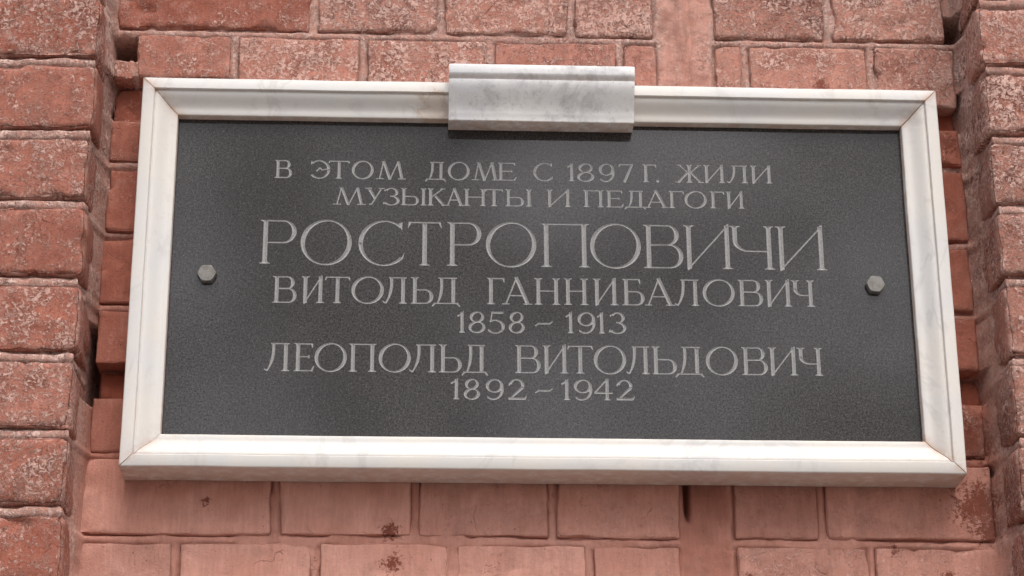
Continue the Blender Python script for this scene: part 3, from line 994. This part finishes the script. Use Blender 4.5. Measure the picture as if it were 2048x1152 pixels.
        g.hair(xt - .10 * w, h - t / 2, x2 + T / 2 + S * .8, h - t / 2)
        g.bar(x2, 0, x2, h, T)
        if ch == 'Л':
            g.serif(x2, 0, 1)
            g.bar(x_end + t * .5, .03 * h, .0 * w + t * .4, .07 * h, t * 1.5, t * .9)
            g.poly([(0, .11 * h), (t * 1.1, .03 * h), (t * 2.2, .055 * h)], [])
        else:
            g.hair(.10 * w, t / 2, .93 * w, t / 2)
            g.bar(.12 * w, t * .6, .02 * w, -.10 * h, t * 1.7, t * .9)
            g.bar(.88 * w, t * .6, .985 * w, -.10 * h, t * 1.7, t * .9)
    elif ch == 'М':
        xa, xb = .20 * w, .80 * w
        g.hair(xa - .08 * w, 0, xa + .05 * w, h, 1.1)
        g.bar(xa + .055 * w, h, w * .47, -.02 * h, T * .95)
        g.hair(w * .47, -.02 * h, xb - .06 * w, h, 1.1)
        g.bar(xb - .06 * w, h, xb + .07 * w, 0, T)
        g.bar(0, t * .4, .25 * w, t * .4, t * .85)
        g.bar(.74 * w, t * .4, w, t * .4, t * .85)
        g.poly([(xa - .03 * w, h), (xa + .02 * w, h - t * 1.2), (xa + .10 * w, h)], [])
    elif ch == 'А':
        ap = w * .48
        g.hair(.12 * w, 0, ap, 1.03 * h, 1.15)
        g.bar(ap - .02 * w, 1.03 * h, .85 * w, 0, T)
        g.hair(.24 * w, .335 * h, .72 * w, .335 * h)
        g.bar(0, t * .4, .24 * w, t * .4, t * .85)
        g.bar(.70 * w, t * .4, w, t * .4, t * .85)
    elif ch == 'У':
        g.bar(.18 * w, h, .53 * w, .36 * h, T)
        g.hair(.86 * w, h, .36 * w, .06 * h, 1.15)
        g.bar(.37 * w, .06 * h, .22 * w, .03 * h, t * 1.2, t * 1.3)
        g.bar(0, h - t * .4, .36 * w, h - t * .4, t * .85)
        g.bar(.70 * w, h - t * .4, w, h - t * .4, t * .85)
    elif ch == 'К':
        g.stem(xl)
        g.hair(xl, .45 * h, .84 * w, h, 1.15)
        g.bar(.42 * w, .56 * h, .90 * w, 0, T * .95, T * .9)
        g.bar(.70 * w, h - t * .4, w * .96, h - t * .4, t * .85)
        g.bar(.76 * w, t * .4, w, t * .4, t * .85)
    elif ch == 'Ж':
        c = w / 2
        g.stem(c)
        for sg in (-1, 1):
            g.hair(c, .50 * h, c + sg * .36 * w, h, 1.1)
            g.bar(c + sg * .06 * w, .56 * h, c + sg * .40 * w, 0, T * .75)
            g.bar(c + sg * .27 * w, h - t * .4, c + sg * .42 * w, h - t * .4, t * .85)
            g.bar(c + sg * .30 * w, t * .4, c + sg * .5 * w, t * .4, t * .85)
    elif ch in 'З3':
        g.arc(w * .50, h * .755, w * .42, h * .265, 150, -95, tilt=6)
        g.arc(w * .48, h * .27, w * .52, h * .29, 98, -145, tilt=6)
        g.bar(w * .06, .19 * h, w * .02, .05 * h, t * 1.0, t * 1.4)
        g.spike(w * .12, h * .90, -.04 * w, -.10 * h, t * 1.7)
    elif ch == '8':
        g.ring(w / 2, h * .755, w * .43, h * .265, tilt=-18)
        g.ring(w / 2, h * .265, w * .50, h * .285, tilt=-18)
    elif ch == '9':
        g.ring(w * .49, h * .68, w * .49, h * .34, tilt=-10)
        g.arc(w * .42, h * .50, w * .58, h * .52, 20, -62, thick=T * .9)
        g.arc(w * .42, h * .50, w * .58, h * .52, -60, -118, thick=T * .8, thin=t * 1.2)
        g.spike(w * .16, h * .055, -.06 * w, .10 * h, t * 1.6)
    elif ch == '1':
        x = w * .58
        g.bar(x, 0, x, h * 1.0, T)
        g.serif(x, 0, 1, .8, .8)
        g.poly([(x - T / 2, h * .86), (x + T / 2, h * 1.06), (x + T / 2, h * .92)], [])
        g.bar(x - .1, h * .93, .02 * w, h * .78, t * 1.2, t * 1.4)
    elif ch == '7':
        g.hair(.05 * w, h - t / 2, w, h - t / 2, 1.1)
        g.spike(.09 * w, h - t * .6, -.07 * w, -.13 * h, t * 1.7)
        g.bar(.93 * w, h - t * .6, .38 * w, -.03 * h, T * .75, T)
    elif ch == '5':
        g.hair(.22 * w, h - t / 2, .90 * w, h - t / 2, 1.6)
        g.hair(.24 * w, h, .16 * w, .52 * h)
        g.arc(w * .42, h * .30, w * .56, h * .335, 128, -30, tilt=6)
        g.arc(w * .42, h * .30, w * .56, h * .335, -26, -132, tilt=6)
        g.spike(w * .08, h * .06, -.06 * w, .11 * h, t * 1.6)
    elif ch == '2':
        g.arc(w * .47, h * .70, w * .43, h * .32, 165, -12, tilt=4)
        g.bar(w * .84, h * .64, w * .10, .03 * h, T * .95, t * 1.2)
        g.bar(.02 * w, T * .40, w * .92, T * .40, T * .8, T * .8)
        g.bar(w * .90, T * .1, w, .19 * h, t * 1.3, t * .8)
        g.spike(w * .10, h * .80, -.05 * w, -.12 * h, t * 2.0)
    elif ch == '4':
        x = w * .70
        g.bar(x, 0, x, h * 1.06, T)
        g.serif(x, 0, 1, 1, 1)
        g.hair(x, h * 1.03, .03 * w, .36 * h, 1.2)
        g.bar(.02 * w, .36 * h, w, .36 * h, t * 1.4, t * 1.4)
    elif ch == '-':
        g.bar(0, .34 * h, .20 * w, .46 * h, t * .8, t * 1.2)
        g.bar(.17 * w, .455 * h, .85 * w, .455 * h, t * 1.3, t * 1.3)
        g.bar(.82 * w, .45 * h, w, .56 * h, t * 1.3, t * .8)
    elif ch == '.':
        g.poly([(w * .1, .0), (w * .5, -.02 * h), (w, .02 * h), (w * .95, .12 * h), (w * .5, .15 * h), (w * .05, .1 * h)], [(w * .5, .06 * h)])
    return g.out


SX, SZ = 0.3735, 0.1712                # visible half-size of the slab
verts, edges, faces, owner = [], [], [], []
SXf, SZf = 384.0, 184.0
verts += [(-SXf, -SZf), (SXf, -SZf), (SXf, SZf), (-SXf, SZf)]
faces.append([0, 1, 2, 3])
owner.append(-1)
n_letters = 0
for li, (za, zb, xa, xb, h, row_) in enumerate(LINES):
    for ch, x0, x1 in row_:
        bz = za + (zb - za) * ((x0 + x1) / 2 - xa) / (xb - xa)
        for pts, mid in draw(ch, x1 - x0, h, THICK[li], THIN[li]):
            pts = [(x0 + px, bz + pz) for px, pz in pts]
            area = sum(p[0] * q[1] - q[0] * p[1] for p, q in zip(pts, pts[1:] + pts[:1]))
            if area < 0:
                pts = pts[::-1]
            i0 = len(verts)
            verts += pts
            faces.append(list(range(i0, i0 + len(pts))))
            owner.append(n_letters)
            i1 = len(verts)
            mid = [(x0 + px, bz + pz) for px, pz in mid]
            verts += mid
            edges += [(i, i + 1) for i in range(i1, i1 + len(mid) - 1)]
        n_letters += 1
cv, ce, cf, ov_, oe_, of_ = delaunay_2d_cdt([Vector(v) for v in verts], edges, faces, 0, 1e-4, True)
cv = np.array([tuple(v) for v in cv])
tri_owner = []
for ids in of_:
    own = [owner[i] for i in ids if owner[i] >= 0]
    tri_owner.append(min(own) if own else -1)
tri_owner = np.array(tri_owner)
tris = np.array([list(f)[:3] for f in cf])
is_let = np.zeros(len(cv), bool)
is_slab = np.zeros(len(cv), bool)
is_let[tris[tri_owner >= 0].ravel()] = True
is_slab[tris[tri_owner < 0].ravel()] = True
inner = np.where(is_let & ~is_slab)[0]
# outline edges = edges between a letter triangle and a slab triangle
ed_own = {}
for t3, ow in zip(tris, tri_owner):
    for a, b in ((0, 1), (1, 2), (2, 0)):
        e = (min(t3[a], t3[b]), max(t3[a], t3[b]))
        ed_own.setdefault(e, []).append(ow >= 0)
outl = np.array([e for e, o_ in ed_own.items() if len(o_) == 2 and o_[0] != o_[1]])
A_, B_ = cv[outl[:, 0]], cv[outl[:, 1]]
depth = np.zeros(len(cv))
AB = B_ - A_
LL = np.maximum((AB ** 2).sum(1), 1e-12)
for i in inner:
    p_ = cv[i]
    near = np.where((np.abs(A_[:, 0] - p_[0]) < 14) & (np.abs(A_[:, 1] - p_[1]) < 60))[0]
    if len(near) == 0:
        continue
    a, ab, ll = A_[near], AB[near], LL[near]
    tt = np.clip(((p_ - a) * ab).sum(1) / ll, 0, 1)[:, None]
    dd = np.sqrt((((a + ab * tt) - p_) ** 2).sum(1)).min()
    depth[i] = min(0.62 * dd, 1.3)
P3 = np.stack([cv[:, 0] / 1000, SLAB_Y + depth / 1000, cv[:, 1] / 1000], 1)


def sub(ids):
    t3 = tris[ids]
    used, inv = np.unique(t3.ravel(), return_inverse=True)
    f = inv.reshape(-1, 3)
    # face the viewer (normal towards -y)
    p = P3[used]
    n_y = np.cross(p[f[:, 1]] - p[f[:, 0]], p[f[:, 2]] - p[f[:, 0]])[:, 1]
    f = np.where((n_y > 0)[:, None], f[:, ::-1], f)
    return p, f


pv, pf = sub(np.where(tri_owner < 0)[0])
n0 = len(pv)
bx, bz_ = SXf / 1000, SZf / 1000
side = [(-bx, SLAB_Y, -bz_), (bx, SLAB_Y, -bz_), (bx, SLAB_Y, bz_), (-bx, SLAB_Y, bz_),
        (-bx, -0.004, -bz_), (bx, -0.004, -bz_), (bx, -0.004, bz_), (-bx, -0.004, bz_)]
sf = [(0, 4, 5, 1), (1, 5, 6, 2), (2, 6, 7, 3), (3, 7, 4, 0), (4, 7, 6, 5)]
slab = link('slab', mesh('slab', list(pv) + side, [tuple(q) for q in pf] + [tuple(i + n0 for i in q) for q in sf], M_GRANITE), plaque, -P0)
slab['label'] = 'dark grey granite slab with engraved capital letters'
bpy.context.view_layer.update()
sw = slab.matrix_world.translation
for li in range(n_letters):
    ids = np.where(tri_owner == li)[0]
    if not len(ids):
        continue
    p, f = sub(ids)
    c = np.array([(p[:, 0].min() + p[:, 0].max()) / 2, SLAB_Y, p[:, 2].min()])
    link('letter', mesh('letter', p - c, f, M_CUT), slab, Vector(c) - sw)


# ------------------------------------------------------------------ bolts
def bolt(x, z, ang):
    Rr, hh = 0.0098, 0.0068
    prof = [(1.0, 0.0), (1.0, 0.0052), (0.93, 0.0063), (0.86, 0.0068)]
    V, F = [], []
    n = 48
    for k_, (r, y) in enumerate(prof):
        for i in range(n):
            a = 2 * math.pi * i / n
            sect = (a + math.pi / 6) % (math.pi / 3) - math.pi / 6
            hexr = math.cos(math.pi / 6) / math.cos(((a) % (math.pi / 3)) - math.pi / 6)
            rad = Rr * (hexr if k_ < 2 else min(hexr, r * 1.0) * (1.0 if k_ == 2 else .985))
            V.append((rad * math.cos(a + ang), -y, rad * math.sin(a + ang)))
    for k_ in range(len(prof) - 1):
        for i in range(n):
            j = (i + 1) % n
            F.append((k_ * n + i, k_ * n + j, (k_ + 1) * n + j, (k_ + 1) * n + i))
    F.append(tuple(range(3 * n, 4 * n)))
    me = mesh('bolt', V, F, M_BOLT)
    return link('bolt', me, plaque, Vector((x, SLAB_Y + 0.0001, z)) - P0)


bolt(-0.3371, -0.0012, math.radians(2))
bolt(0.3365, -0.0036, math.radians(-5))
